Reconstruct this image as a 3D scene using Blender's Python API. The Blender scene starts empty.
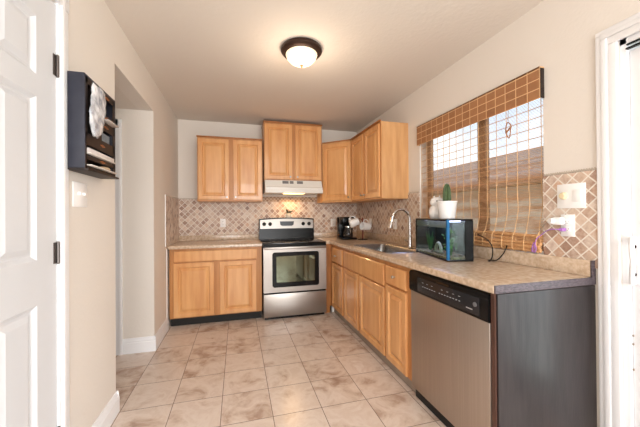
import bpy, bmesh, math, random
from mathutils import Vector, Matrix
PI = math.pi
S = bpy.context.scene
COL = S.collection
rnd = random.Random(7)

# ------------------------------------------------------------------ camera
FPX = 298.7
yaw, pitch, roll = .2694, .0048, -.0075
fw = Vector((math.sin(yaw)*math.cos(pitch), math.cos(yaw)*math.cos(pitch), math.sin(pitch)))
r0 = Vector((math.cos(yaw), -math.sin(yaw), 0)); u0 = r0.cross(fw)
rr = r0*math.cos(roll)+u0*math.sin(roll); uu = -r0*math.sin(roll)+u0*math.cos(roll)
cam_d = bpy.data.cameras.new('camera'); cam = bpy.data.objects.new('camera', cam_d); COL.objects.link(cam)
cam_d.sensor_width = 36; cam_d.lens = 36*FPX/640; cam_d.clip_start = .02; cam_d.clip_end = 200
M = Matrix((rr, uu, -fw)).transposed().to_4x4(); M.translation = Vector((0, 0, 1.244))
cam.matrix_world = M
S.camera = cam

# ------------------------------------------------------------------ world, daylight, exposure
S.view_settings.view_transform = 'Standard'; S.view_settings.look = 'None'
S.view_settings.exposure = 0.06; S.view_settings.gamma = 1.0; S.view_settings.use_curve_mapping = False
W = bpy.data.worlds.new('overcast_sky'); S.world = W; W.use_nodes = True
nt = W.node_tree; bg = nt.nodes['Background']
tc = nt.nodes.new('ShaderNodeTexCoord'); nz = nt.nodes.new('ShaderNodeTexNoise'); cr = nt.nodes.new('ShaderNodeValToRGB')
nz.inputs['Scale'].default_value = 2.2; nz.inputs['Detail'].default_value = 5
cr.color_ramp.elements[0].position = .4; cr.color_ramp.elements[0].color = (.62, .72, .88, 1)
cr.color_ramp.elements[1].position = .6; cr.color_ramp.elements[1].color = (.95, .96, 1, 1)
nt.links.new(tc.outputs['Generated'], nz.inputs['Vector']); nt.links.new(nz.outputs['Fac'], cr.inputs['Fac'])
nt.links.new(cr.outputs['Color'], bg.inputs['Color']); bg.inputs['Strength'].default_value = 2.0

def area(name, loc, aim, sx, sy, power, col):
    d = bpy.data.lights.new(name, 'AREA'); d.shape = 'RECTANGLE'; d.size = sx; d.size_y = sy
    d.energy = power; d.color = col
    o = bpy.data.objects.new(name, d); COL.objects.link(o); o.location = loc
    o.rotation_euler = (Vector(aim)).to_track_quat('-Z', 'Y').to_euler()
    return o
# daylight entering by the room's own openings
area('daylight_patio_door', (1.90, -.05, 1.10), (-1, 0, -.05), 1.7, 1.9, 30, (.94, .96, 1))
area('daylight_rear_window', (.5, -2.58, 1.45), (0, 1, -.02), 2.1, 1.7, 116, (.975, .98, .985))

# ------------------------------------------------------------------ helpers
def rgb(r, g, b):
    f = lambda c: (c/255/12.92) if c/255 <= .04045 else ((c/255+.055)/1.055)**2.4
    return (f(r), f(g), f(b), 1)

def mat(name, col, rough=.5, metal=0, var=.0, vscale=8, bump=0, bscale=60, stretch=(1, 1, 1), col2=None,
        emit=None, estr=0, trans=0, alpha=1, coat=0, ior=1.45, detail=4, sheen=0):
    m = bpy.data.materials.new(name); m.use_nodes = True
    n = m.node_tree; b = n.nodes['Principled BSDF']; L = n.links
    b.inputs['Base Color'].default_value = col; b.inputs['Roughness'].default_value = rough
    b.inputs['Metallic'].default_value = metal; b.inputs['IOR'].default_value = ior
    b.inputs['Transmission Weight'].default_value = trans; b.inputs['Alpha'].default_value = alpha
    b.inputs['Coat Weight'].default_value = coat
    if emit: b.inputs['Emission Color'].default_value = emit; b.inputs['Emission Strength'].default_value = estr
    t = n.nodes.new('ShaderNodeTexCoord'); mp = n.nodes.new('ShaderNodeMapping'); mp.inputs['Scale'].default_value = stretch
    L.new(t.outputs['Object'], mp.inputs['Vector'])
    if var or col2:
        z = n.nodes.new('ShaderNodeTexNoise'); z.inputs['Scale'].default_value = vscale; z.inputs['Detail'].default_value = detail
        L.new(mp.outputs[0], z.inputs['Vector'])
        c = n.nodes.new('ShaderNodeValToRGB'); c.color_ramp.elements[0].position = .35; c.color_ramp.elements[1].position = .65
        c2 = col2 if col2 else tuple(x*(1-var) for x in col[:3])+(1,)
        c.color_ramp.elements[0].color = c2; c.color_ramp.elements[1].color = col
        L.new(z.outputs['Fac'], c.inputs['Fac']); L.new(c.outputs['Color'], b.inputs['Base Color'])
    if bump:
        z = n.nodes.new('ShaderNodeTexNoise'); z.inputs['Scale'].default_value = bscale; z.inputs['Detail'].default_value = 3
        L.new(mp.outputs[0], z.inputs['Vector'])
        bp = n.nodes.new('ShaderNodeBump'); bp.inputs['Strength'].default_value = bump; bp.inputs['Distance'].default_value = .01
        L.new(z.outputs['Fac'], bp.inputs['Height']); L.new(bp.outputs['Normal'], b.inputs['Normal'])
    return m

def brickmat(name, axes, size, mortar, tones, mcol, rot=0, origin=(0, 0), noise=.25, nscale=25, rough=.5, bump=.25, rough_m=.8, hgt=None, offset=0, rand=1):
    """square tiles: axes picks the two object coordinates that run across the tiles"""
    m = bpy.data.materials.new(name); m.use_nodes = True
    n = m.node_tree; b = n.nodes['Principled BSDF']; L = n.links
    t = n.nodes.new('ShaderNodeTexCoord'); sp = n.nodes.new('ShaderNodeSeparateXYZ'); cb = n.nodes.new('ShaderNodeCombineXYZ')
    L.new(t.outputs['Object'], sp.inputs[0])
    L.new(sp.outputs[axes[0]], cb.inputs[0]); L.new(sp.outputs[axes[1]], cb.inputs[1])
    mp = n.nodes.new('ShaderNodeMapping'); mp.inputs['Rotation'].default_value = (0, 0, rot); mp.inputs['Location'].default_value = (origin[0], origin[1], 0)
    L.new(cb.outputs[0], mp.inputs['Vector'])
    br = n.nodes.new('ShaderNodeTexBrick'); br.offset = offset; br.squash = 1
    br.inputs['Scale'].default_value = 1; br.inputs['Brick Width'].default_value = size; br.inputs['Row Height'].default_value = hgt or size
    br.inputs['Mortar Size'].default_value = mortar; br.inputs['Mortar Smooth'].default_value = .1
    br.inputs['Color1'].default_value = (0, 0, 0, 1); br.inputs['Color2'].default_value = (1, 1, 1, 1); br.inputs['Bias'].default_value = 0
    L.new(mp.outputs[0], br.inputs['Vector'])
    z = n.nodes.new('ShaderNodeTexNoise'); z.inputs['Scale'].default_value = nscale; z.inputs['Detail'].default_value = 6; z.inputs['Roughness'].default_value = .62
    z.noise_dimensions = '4D'
    L.new(t.outputs['Object'], z.inputs['Vector'])
    mw = n.nodes.new('ShaderNodeMath'); mw.operation = 'MULTIPLY'; mw.inputs[1].default_value = 37.0
    bwn = n.nodes.new('ShaderNodeRGBToBW'); L.new(br.outputs['Color'], bwn.inputs[0]); L.new(bwn.outputs[0], mw.inputs[0]); L.new(mw.outputs[0], z.inputs['W'])
    # tile tone = random + noise
    a1 = n.nodes.new('ShaderNodeMath'); a1.operation = 'SUBTRACT'; a1.inputs[1].default_value = .5; L.new(z.outputs['Fac'], a1.inputs[0])
    a2 = n.nodes.new('ShaderNodeMath'); a2.operation = 'MULTIPLY_ADD'; a2.inputs[1].default_value = noise*4
    L.new(a1.outputs[0], a2.inputs[0]); rs0 = n.nodes.new('ShaderNodeMapRange'); rs0.inputs['To Min'].default_value = .5-rand/2; rs0.inputs['To Max'].default_value = .5+rand/2; L.new(bwn.outputs[0], rs0.inputs['Value']); L.new(rs0.outputs[0], a2.inputs[2])
    c = n.nodes.new('ShaderNodeValToRGB'); e = c.color_ramp.elements
    while len(e) < len(tones): e.new(.5)
    for i, tn in enumerate(tones): e[i].position = i/(len(tones)-1); e[i].color = tn
    L.new(a2.outputs[0], c.inputs['Fac'])
    mx = n.nodes.new('ShaderNodeMix'); mx.data_type = 'RGBA'; L.new(br.outputs['Fac'], mx.inputs['Factor'])
    L.new(c.outputs['Color'], mx.inputs['A']); mx.inputs['B'].default_value = mcol
    L.new(mx.outputs['Result'], b.inputs['Base Color'])
    rm = n.nodes.new('ShaderNodeMapRange'); rm.inputs['To Min'].default_value = rough; rm.inputs['To Max'].default_value = rough_m
    L.new(br.outputs['Fac'], rm.inputs['Value']); L.new(rm.outputs[0], b.inputs['Roughness'])
    bp = n.nodes.new('ShaderNodeBump'); bp.invert = True; bp.inputs['Strength'].default_value = bump; bp.inputs['Distance'].default_value = .004
    L.new(br.outputs['Fac'], bp.inputs['Height']); L.new(bp.outputs['Normal'], b.inputs['Normal'])
    return m

class B:
    def __init__(s): s.bm = bmesh.new()
    def box(s, x0, x1, y0, y1, z0, z1, bev=0):
        t = bmesh.new()
        m = Matrix.Translation(((x0+x1)/2, (y0+y1)/2, (z0+z1)/2)) @ Matrix.Diagonal((abs(x1-x0), abs(y1-y0), abs(z1-z0), 1))
        bmesh.ops.create_cube(t, size=1, matrix=m)
        if bev: bmesh.ops.bevel(t, geom=t.edges[:], offset=bev, segments=2, affect='EDGES', profile=.5)
        s.merge(t); return s
    def merge(s, t, mtx=None):
        if mtx: t.transform(mtx)
        me = bpy.data.meshes.new('tmp'); t.to_mesh(me); t.free(); s.bm.from_mesh(me); bpy.data.meshes.remove(me); return s
    def cyl(s, p0, p1, r0, r1=None, n=20, cap=True):
        return s.tube([p0, p1], [r0, r0 if r1 is None else r1], n, cap)
    def tube(s, pts, rad, n=12, cap=True):
        pts = [Vector(p) for p in pts]
        if not isinstance(rad, (list, tuple)): rad = [rad]*len(pts)
        rings = []; prev = None
        for i, p in enumerate(pts):
            d = (pts[min(i+1, len(pts)-1)]-pts[max(i-1, 0)]).normalized()
            if prev is None:
                a = d.orthogonal().normalized()
            else:
                a = (prev-d*prev.dot(d)).normalized()
            prev = a; b = d.cross(a)
            rings.append([s.bm.verts.new(p+(a*math.cos(2*PI*k/n)+b*math.sin(2*PI*k/n))*rad[i]) for k in range(n)])
        for i in range(len(rings)-1):
            for k in range(n): s.bm.faces.new((rings[i][k], rings[i][(k+1) % n], rings[i+1][(k+1) % n], rings[i+1][k]))
        if cap:
            s.bm.faces.new(rings[0][::-1]); s.bm.faces.new(rings[-1])
        return s
    def lathe(s, prof, c=(0, 0, 0), n=28, mtx=None):
        t = bmesh.new(); rings = []
        for r, z in prof:
            if r < 1e-5: rings.append([t.verts.new((0, 0, z))])
            else: rings.append([t.verts.new((r*math.cos(2*PI*k/n), r*math.sin(2*PI*k/n), z)) for k in range(n)])
        for i in range(len(rings)-1):
            a, b = rings[i], rings[i+1]
            for k in range(n):
                k2 = (k+1) % n
                if len(a) == 1 and len(b) == 1: continue
                if len(a) == 1: t.faces.new((a[0], b[k2], b[k]))
                elif len(b) == 1: t.faces.new((a[k], a[k2], b[0]))
                else: t.faces.new((a[k], a[k2], b[k2], b[k]))
        s.merge(t, Matrix.Translation(c) @ (mtx or Matrix.Identity(4))); return s
    def prism(s, poly, axis, a, b):
        """extrude a 2D polygon along axis 0/1/2 from a to b (poly in the other two axes, in order)"""
        def P(q, t):
            l = list(q); l.insert(axis, t); return l
        t = bmesh.new()
        v0 = [t.verts.new(P(q, a)) for q in poly]; v1 = [t.verts.new(P(q, b)) for q in poly]
        t.faces.new(v0); t.faces.new(v1[::-1])
        for i in range(len(poly)): j = (i+1) % len(poly); t.faces.new((v0[i], v1[i], v1[j], v0[j]))
        bmesh.ops.recalc_face_normals(t, faces=t.faces[:])
        s.merge(t); return s
    def rings(s, rects, fill=True):
        """nested rectangles in the XZ plane; each (x0,x1,z0,z1,y)"""
        rs = []
        for x0, x1, z0, z1, y in rects:
            rs.append([s.bm.verts.new(p) for p in ((x0, y, z0), (x1, y, z0), (x1, y, z1), (x0, y, z1))])
        for a, b in zip(rs, rs[1:]):
            for k in range(4): s.bm.faces.new((a[k], a[(k+1) % 4], b[(k+1) % 4], b[k]))
        if fill: s.bm.faces.new(rs[-1])
        return s
    def out(s, name, m, parent=None, smooth=True, ang=35, label=None):
        me = bpy.data.meshes.new(name); bmesh.ops.recalc_face_normals(s.bm, faces=s.bm.faces[:]) if not getattr(s, 'keep', 0) else None
        s.bm.to_mesh(me); s.bm.free()
        if smooth:
            for p in me.polygons: p.use_smooth = True
            me.set_sharp_from_angle(angle=math.radians(ang))
        me.materials.append(m)
        o = bpy.data.objects.new(name, me); COL.objects.link(o)
        if parent: o.parent = parent
        if label: o['label'] = label
        return o

def tag(o, label, cat, group=None, kind=None):
    o['label'] = label; o['category'] = cat
    if group: o['group'] = group
    if kind: o['kind'] = kind
    return o
def thing(name, loc, label, cat, rz=0, group=None):
    o = bpy.data.objects.new(name, None); COL.objects.link(o); o.location = loc; o.rotation_euler = (0, 0, rz)
    return tag(o, label, cat, group)
def struct(o): o['kind'] = 'structure'; return o

# ------------------------------------------------------------------ materials
m_wall = mat('wall_paint', rgb(231, 224, 216), .75, bump=.12, bscale=55)
m_ceil = mat('ceiling_paint', rgb(227, 219, 210), .85, bump=.22, bscale=38)
m_white = mat('white_gloss_paint', rgb(244, 245, 248), .35)
m_door = mat('door_paint', rgb(218, 220, 224), .4, bump=.03, bscale=40, stretch=(1, 1, .2))
m_wood = mat('maple', rgb(232, 178, 120), .30, col2=rgb(217, 156, 100), vscale=3.2, stretch=(5, 5, .6), coat=.25, detail=8)
m_woodd = mat('maple_edge', rgb(186, 122, 68), .4, var=.3, vscale=5, stretch=(4, 4, .8))
m_frame = mat('maple_face_frame', rgb(204, 146, 92), .38, col2=rgb(186, 126, 74), vscale=3.2, stretch=(5, 5, .6), detail=8)
m_ply = mat('cabinet_side_veneer', rgb(222, 174, 122), .4, col2=rgb(203, 150, 98), vscale=3, stretch=(5, 5, .7), detail=8)
m_black = mat('black_plastic', rgb(14, 14, 15), .22)
m_black.node_tree.nodes['Principled BSDF'].inputs['Specular IOR Level'].default_value = .22
m_blackg = mat('black_glass', rgb(10, 10, 12), .10, coat=0)
m_kick = mat('black_toe_kick', rgb(28, 27, 26), .6, var=.3)
m_gkick = mat('grey_toe_kick', rgb(166, 150, 136), .5, var=.2)
m_sink = mat('sink_steel', rgb(150, 148, 148), .25, 1, var=.1)
m_steel = mat('stainless_steel', rgb(168, 163, 158), .34, .9, var=.06, vscale=6, stretch=(.3, .3, 30))
m_steelh = mat('brushed_steel_door', rgb(180, 166, 154), .38, .85, var=.08, vscale=5, stretch=(20, 20, .3))
m_chrome = mat('chrome', rgb(215, 215, 215), .12, 1)
m_nickel = mat('satin_nickel', rgb(190, 186, 180), .28, 1)
m_count = mat('speckled_beige_laminate', rgb(216, 196, 174), .2, col2=rgb(190, 164, 138), vscale=38, detail=10, coat=.2)
m_lip = mat('dark_edge_band', rgb(96, 86, 92), .45, col2=rgb(62, 54, 60), vscale=60, stretch=(1, 1, 3))
m_panel = mat('black_laminate', rgb(48, 42, 43), .32, col2=rgb(34, 29, 31), vscale=7, stretch=(6, 6, .6), bump=.05, bscale=25)
m_panele = mat('brown_panel_edge', rgb(84, 56, 46), .5, var=.2)
m_plate = mat('white_switch_plastic', rgb(250, 250, 250), .35)
m_cream = mat('cream_plastic', rgb(238, 222, 184), .35)
m_hood = mat('white_enamel', rgb(236, 234, 228), .25)
m_bronze = mat('dark_bronze', rgb(66, 48, 40), .4, .6, var=.2)
m_ceramic = mat('white_ceramic', rgb(238, 238, 238), .2, coat=.4)
def thin_glass(name, tint, k=.28):
    m = bpy.data.materials.new(name); m.use_nodes = True; n = m.node_tree; n.nodes.remove(n.nodes['Principled BSDF'])
    a = n.nodes.new('ShaderNodeBsdfTransparent'); a.inputs[0].default_value = tint
    g = n.nodes.new('ShaderNodeBsdfGlossy'); g.inputs['Roughness'].default_value = .02
    lw = n.nodes.new('ShaderNodeLayerWeight'); lw.inputs['Blend'].default_value = .5
    p5 = n.nodes.new('ShaderNodeMath'); p5.operation = 'POWER'; p5.inputs[1].default_value = 4
    f = n.nodes.new('ShaderNodeMath'); f.operation = 'MULTIPLY_ADD'; f.inputs[1].default_value = k; f.inputs[2].default_value = .03
    n.links.new(lw.outputs['Facing'], p5.inputs[0]); n.links.new(p5.outputs[0], f.inputs[0]); x = n.nodes.new('ShaderNodeMixShader')
    n.links.new(f.outputs[0], x.inputs[0]); n.links.new(a.outputs[0], x.inputs[1]); n.links.new(g.outputs[0], x.inputs[2])
    n.links.new(x.outputs[0], n.nodes['Material Output'].inputs['Surface']); return m
m_glass = thin_glass('clear_glass', (.95, .98, .97, 1)); m_tglass = thin_glass('tank_glass', (.80, .90, .84, 1), .10)
m_navy = mat('dark_blue_painted_wood', rgb(42, 44, 56), .5, col2=rgb(50, 52, 64), vscale=14)
m_slot = mat('dark_brown_painted_wood', rgb(44, 32, 28), .55, var=.3)
m_copper = mat('copper_paint', rgb(176, 110, 66), .45, .3)
m_paper = mat('paper', rgb(226, 218, 210), .7, var=.05)
TT = [rgb(154, 122, 106), rgb(192, 162, 142), rgb(218, 198, 180), rgb(176, 144, 126), rgb(224, 208, 194), rgb(204, 168, 142)]
tkw = dict(size=.0540, mortar=.0036, mcol=rgb(232, 224, 214), rot=PI/4, noise=.16, nscale=30, rough=.45)
m_tile_b = brickmat('diamond_tile_back', (0, 2), tones=TT, origin=(.02, .01), **tkw)
m_tile_s = brickmat('diamond_tile_side', (1, 2), tones=TT, origin=(.0, .02), **tkw)
m_list = brickmat('mosaic_border', (0, 2), .036, .004, [rgb(120, 84, 58), rgb(196, 160, 128), rgb(150, 110, 82)], rgb(206, 186, 162), rot=PI/4, noise=.1)
m_floor = brickmat('travertine', (0, 1), .3115, .0022, [rgb(166, 138, 122), rgb(192, 168, 152), rgb(216, 198, 184), rgb(228, 214, 203), rgb(220, 203, 190), rgb(234, 223, 214)],
                   rgb(118, 98, 86), origin=(-.205+.3115*4, -1.865+.3115*10), noise=.52, nscale=6.0, rough=.24, bump=.2, rand=.35)
m_floor.node_tree.nodes['Noise Texture'].inputs['Distortion'].default_value = .7
m_grass = mat('lawn', rgb(86, 116, 58), .9, var=.4, vscale=9)
m_hedge = mat('hedge_leaves', rgb(70, 104, 52), .9, var=.5, vscale=12, bump=.5, bscale=10)
m_roof = brickmat('roof_shingles', (1, 2), .35, .012, [rgb(128, 112, 106), rgb(158, 138, 128), rgb(146, 128, 122)], rgb(104, 92, 88), noise=.1, offset=.5, hgt=.13, rough=.9)
m_stucco = mat('stucco', rgb(214, 196, 178), .9, bump=.2, bscale=20)
m_bamboo = mat('bamboo', rgb(238, 206, 168), .6, col2=rgb(220, 176, 132), vscale=9, stretch=(1, 3, 30))
def translucent(m, k):
    n = m.node_tree; b = n.nodes['Principled BSDF']; t = n.nodes.new('ShaderNodeBsdfTranslucent'); x = n.nodes.new('ShaderNodeMixShader'); x.inputs[0].default_value = k
    src = b.inputs['Base Color'].links[0].from_socket if b.inputs['Base Color'].links else None
    if src: n.links.new(src, t.inputs[0])
    else: t.inputs[0].default_value = b.inputs['Base Color'].default_value
    n.links.new(b.outputs[0], x.inputs[1]); n.links.new(t.outputs[0], x.inputs[2]); n.links.new(x.outputs[0], n.nodes['Material Output'].inputs['Surface'])
translucent(m_bamboo, .5)
m_bamboo_l = mat('tan_blind_string', rgb(232, 190, 140), .7, var=.1)

# ------------------------------------------------------------------ room shell
XL, XR, YB, ZC = -.75, 1.777, 4.284, 2.518
YR = -2.6
struct(B().box(-2.1, XR+.15, YR-.15, YB+.15, -.1, 0).out('floor', m_floor, smooth=False))
struct(B().box(-2.1, XR+.15, YR-.15, YB+.15, ZC, ZC+.1).out('ceiling', m_ceil, smooth=False))
struct(B().box(XL-1.3, XR+.15, YB, YB+.15, 0, ZC).out('wall_back', m_wall, smooth=False))
YA, YA2, ZH = 2.178, 3.085, 2.222
DY0, DY1, DZ = .775, 1.545, 2.17     # left door opening
w = B().box(XL-.12, XL, YR, DY0, 0, ZC).box(XL-.12, XL, DY0, DY1, DZ, ZC).box(XL-.12, XL, DY1, YA, 0, ZC)
w.box(XL-.12, XL, YA, YA2, ZH, ZC)
struct(w.out('wall_left', m_wall, smooth=False))
struct(B().box(XL-.26, XL, YA2, YA2+.11, 0, ZC).box(XL-.12, XL, YA2+.11, YB, 0, ZC).box(-2.1, XL-.26, YA2, YA2+.11, 2.06, ZC).box(-2.1, -1.86, YA2, YA2+.11, 0, 2.06).out('wall_left', m_wall, smooth=False))
struct(B().box(-2.1, -1.98, YR, YA2+.11, 0, ZC).out('wall_hall', m_wall, smooth=False))
struct(B().box(-1.98, XL-.12, 2.0, 2.1, 0, ZC).out('wall_hall', m_wall, smooth=False))
struct(B().box(-1.98, XL-.12, YA, YA2, ZH, ZH+.05).out('ceiling_hall', m_ceil, smooth=False))
WY0, WY1, WZ0, WZ1 = 1.372, 2.635, 1.005, 2.13
PY0, PY1, PZ = -.95, 1.0, 2.10
w = B()
for y0, y1, z0, z1 in ((YR, PY0, 0, ZC), (PY0, PY1, PZ, ZC), (PY1, WY0, 0, ZC), (WY0, WY1, 0, WZ0), (WY0, WY1, WZ1, ZC), (WY1, YB, 0, ZC)):
    w.box(XR, XR+.15, y0, y1, z0, z1)
struct(w.out('wall_right', m_wall, smooth=False))
w = B().box(-2.1, -.6, YR-.15, YR, 0, ZC).box(1.6, XR+.15, YR-.15, YR, 0, ZC).box(-.6, 1.6, YR-.15, YR, 0, .55).box(-.6, 1.6, YR-.15, YR, 2.35, ZC)
struct(w.out('wall_rear', m_wall, smooth=False))

def base_prof(x, s, h=.135):   # baseboard section beside the plane x, s=+1 grows to +
    return [(x, 0), (x+s*.016, 0), (x+s*.016, h*.68), (x+s*.011, h*.74), (x+s*.013, h*.8), (x+s*.006, h*.92), (x+s*.005, h), (x, h)]
b = B().prism(base_prof(XL, 1), 1, 1.614, YA+.014)
b.prism(base_prof(YA, 1), 0, XL-.12, XL+.014)
struct(b.out('baseboard_left', m_white, ang=20))
b = B().prism(base_prof(XL, 1), 1, YA2-.014, 3.60)
b.prism(base_prof(YA2, -1), 0, XL-.26, XL+.014)
struct(b.out('baseboard_hall', m_white, ang=20))
struct(B().box(XL, XL+.008, 3.528, 3.545, .914, 1.478, .002).box(XL, XL+.006, 3.585, 3.60, .13, .88).out('trim_1', m_plate))

# tiled splashbacks (thin slabs fixed to the walls)
TZ = 1.464
struct(B().box(XL, XR, YB-.008, YB, .90, TZ).out('trim_2', m_tile_b, smooth=False))
struct(B().box(XL, XL+.008, 3.545, YB-.008, .90, TZ).out('trim_3', m_tile_s, smooth=False))
struct(B().box(XR-.008, XR, 1.092, WY0, .96, TZ).out('trim_4', m_tile_s, smooth=False))
struct(B().box(XR-.008, XR, WY1+.01, YB-.008, .90, TZ).out('trim_5', m_tile_s, smooth=False))
def rope(pts_axis, fixed, a, b, z, name):
    t = B(); n = int(abs(b-a)/.012)
    for i in range(n):
        p = a+(b-a)*i/n
        c = [0, 0, z]; c[pts_axis] = p; c[1-pts_axis] = fixed
        d = [0, 0, 0]; d[pts_axis] = .011; 
        p0 = Vector(c)+Vector((0, 0, -.005)); p1 = Vector(c)+Vector(d)+Vector((0, 0, .005))
        t.cyl(p0, p1, .0045, n=6)
    e = [0]*6
    return struct(t.out(name, m_rope))
m_rope = mat('rope_trim_tile', rgb(206, 192, 178), .5, var=.2, vscale=40)
rope(1, XR-.004, 1.094, WY0-.005, TZ+.007, 'trim_6'); rope(1, XR-.004, WY1+.01, 2.85, TZ+.007, 'trim_6')
rope(0, YB-.004, XL+.01, -.478, TZ+.007, 'trim_7'); rope(1, XL+.004, 3.545, YB, TZ+.007, 'trim_7')
struct(B().box(.318, 1.14, YB-.014, YB-.001, 1.436, 1.506).out('trim_8', m_list, smooth=False))

# ------------------------------------------------------------------ kitchen window
wf = B()
X0, X1 = XR+.085, XR+.125
for y0, y1, z0, z1 in ((WY0, WY0+.05, WZ0, WZ1), (WY1-.05, WY1, WZ0, WZ1), (WY0, WY1, WZ0, WZ0+.045), (WY0, WY1, WZ1-.045, WZ1), (1.895, 1.975, WZ0, WZ1)):
    wf.box(X0, X1, y0, y1, z0, z1, .003)
win = struct(wf.out('window_1', mat('brown_window_frame', rgb(128, 92, 68), .5, var=.1)))
for y0, y1 in ((WY0+.05, 1.895), (1.975, WY1-.05)): B().box(XR+.103, XR+.107, y0, y1, WZ0+.045, WZ1-.045).out('pane', m_glass, win)
# rear window frame
wf = B()
for x0, x1, z0, z1 in ((-.6, -.54, .55, 2.35), (1.54, 1.6, .55, 2.35), (.47, .53, .55, 2.35), (-.6, 1.6, .55, .61), (-.6, 1.6, 2.29, 2.35)): wf.box(x0, x1, YR-.1, YR-.06, z0, z1)
struct(wf.out('window_2', m_white))

# ------------------------------------------------------------------ patio door at the right edge
c = B()
cx = lambda y0, y1, d, z0, z1: c.box(XR-d, XR, y0, y1, z0, z1, .003)
cx(1.066, 1.090, .014, 0, 2.1315); cx(1.038, 1.0655, .020, 0, 2.1065); cx(1.000, 1.0375, .016, 0, 2.0705)
cx(PY0-.09, 1.090, .014, 2.132, 2.155); cx(PY0-.06, 1.0655, .020, 2.107, 2.1315); cx(PY0, 1.0375, .016, 2.071, 2.1065)
cx(PY0-.09, PY0-.0005, .0155, 0, 2.106)
struct(c.out('trim_9', m_white))
pd = B()
for y0, y1, z0, z1 in ((.972, 1.0, 0, PZ), (PY0, PY0+.03, 0, PZ), (PY0, 1.0, 2.045, PZ), (PY0, 1.0, 0, .03)): pd.box(XR+.005, XR+.12, y0, y1, z0, z1, .002)
pdo = struct(pd.out('door_2', m_white))
B().box(XR-.004, XR+.012, PY0, .972, 2.015, 2.022).box(XR+.0, XR+.012, PY0, .972, 2.036, 2.041).out('track', m_black, pdo)
for x, y0, y1 in ((XR+.02, .02, .970), (XR+.06, -.92, .06)):
    b = B()
    for a0, a1, z0, z1 in ((y1-.11, y1, .03, 2.01), (y0, y0+.08, .03, 2.01), (y0+.08, y1-.11, .03, .12), (y0+.08, y1-.11, 1.92, 2.01)): b.box(x, x+.03, a0, a1, z0, z1, .003)
    so = b.out('sash', m_white, pdo)
    B().box(x+.013, x+.017, y0+.08, y1-.11, .12, 1.92).out('pane', m_glass, so)
hp = B().box(XR+.008, XR+.02, .925, .970, .912, 1.128, .004)
hp.tube([(XR+.014, .955, 1.120), (XR-.016, .952, 1.124), (XR-.040, .940, 1.09), (XR-.046, .932, 1.02), (XR-.040, .940, .950), (XR-.016, .952, .916), (XR+.014, .955, .920)], .0105, 10)
h = hp.out('door_handle', m_white, pdo)
hb = B()
for z in (1.085, .955): hb.lathe([(0, .003), (.008, .003), (.009, 0)], (XR+.007, .955, z), 12, Matrix.Rotation(-PI/2, 4, 'Y'))
hb.out('screw', m_bronze, h)
for z in (.66, .62, .50): B().box(XR+.012, XR+.021, .9655, .9685, z, z+.008).out('screw', m_gkick, pdo)

# ------------------------------------------------------------------ white panel door on the left
# door face as stiles and rails with sunk moulded panels
door = B()
cols = ((.895, 1.115), (1.205, 1.412)); rows = ((.25, .90), (1.075, 1.715), (1.80, 2.03))
door.box(XL-.040, XL-.018, DY0, DY1-.003, .008, DZ-.012)
ys = [DY0, .895, 1.115, 1.205, 1.412, DY1-.003]; zs = [.008, .25, .90, 1.075, 1.715, 1.80, 2.03, DZ-.012]
for y0, y1 in ((ys[0], ys[1]), (ys[2], ys[3]), (ys[4], ys[5])): door.box(XL-.018, XL-.002, y0, y1, zs[0], zs[-1])
for y0, y1 in cols:
    for z0, z1 in ((zs[0], zs[1]), (zs[2], zs[3]), (zs[4], zs[5]), (zs[6], zs[7])): door.box(XL-.018, XL-.002, y0, y1, z0, z1)
    for z0, z1 in rows:
        t = bmesh.new(); rs = []
        for ins, dx in ((0, -.002), (.016, -.014), (.026, -.015), (.048, -.005)):
            rs.append([t.verts.new(p) for p in ((XL+dx, y0+ins, z0+ins), (XL+dx, y1-ins, z0+ins), (XL+dx, y1-ins, z1-ins), (XL+dx, y0+ins, z1-ins))])
        for a, b_ in zip(rs, rs[1:]):
            for k in range(4): t.faces.new((a[k], a[(k+1) % 4], b_[(k+1) % 4], b_[k]))
        t.faces.new(rs[-1]); door.merge(t)
d1 = struct(door.out('door_1', m_door, smooth=False))
for zc in (1.895, 1.09, .295):
    hg = B().cyl((XL+.004, DY1-.003, zc-.045), (XL+.004, DY1-.003, zc+.045), .0062, n=12)
    hg.cyl((XL+.004, DY1-.003, zc-.049), (XL+.004, DY1-.003, zc+.049), .004, n=10).box(XL-.003, XL, DY1-.026, DY1-.006, zc-.045, zc+.045)
    hg.out('hinge', mat('dark_nickel', rgb(112, 106, 104), .35, .9), d1)
c = B()
for y0, y1, d in ((DY1, 1.558, .006), (1.558, 1.588, .017), (1.586, 1.614, .012)): c.box(XL-.1 if d < .01 else XL, XL+d, y0, y1, 0, DZ+.06, .003)
c.box(XL, XL+.016, DY0-.06, 1.614, DZ+.0, DZ+.07, .003).box(XL-.1, XL+.016, DY0-.07, DY0-.003, 0, DZ+.07, .003)
struct(c.out('trim_10', m_white))
# hall doorway with its own white casing and door
c = B().box(XL-.262-.055, XL-.262, YA2-.018, YA2, 0, 2.12, .003).box(XL-.262-.02, XL-.255, YA2-.026, YA2, 0, 2.12, .003)
c.box(-1.92, XL-.262, YA2-.018, YA2, 2.06, 2.12, .003).box(-1.92, -1.86, YA2-.018, YA2, 0, 2.06, .003)
struct(c.out('trim_11', m_white))
struct(B().box(-1.855, XL-.322, YA2+.03, YA2+.065, .01, 2.05, .003).out('door_3', m_door))

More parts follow.
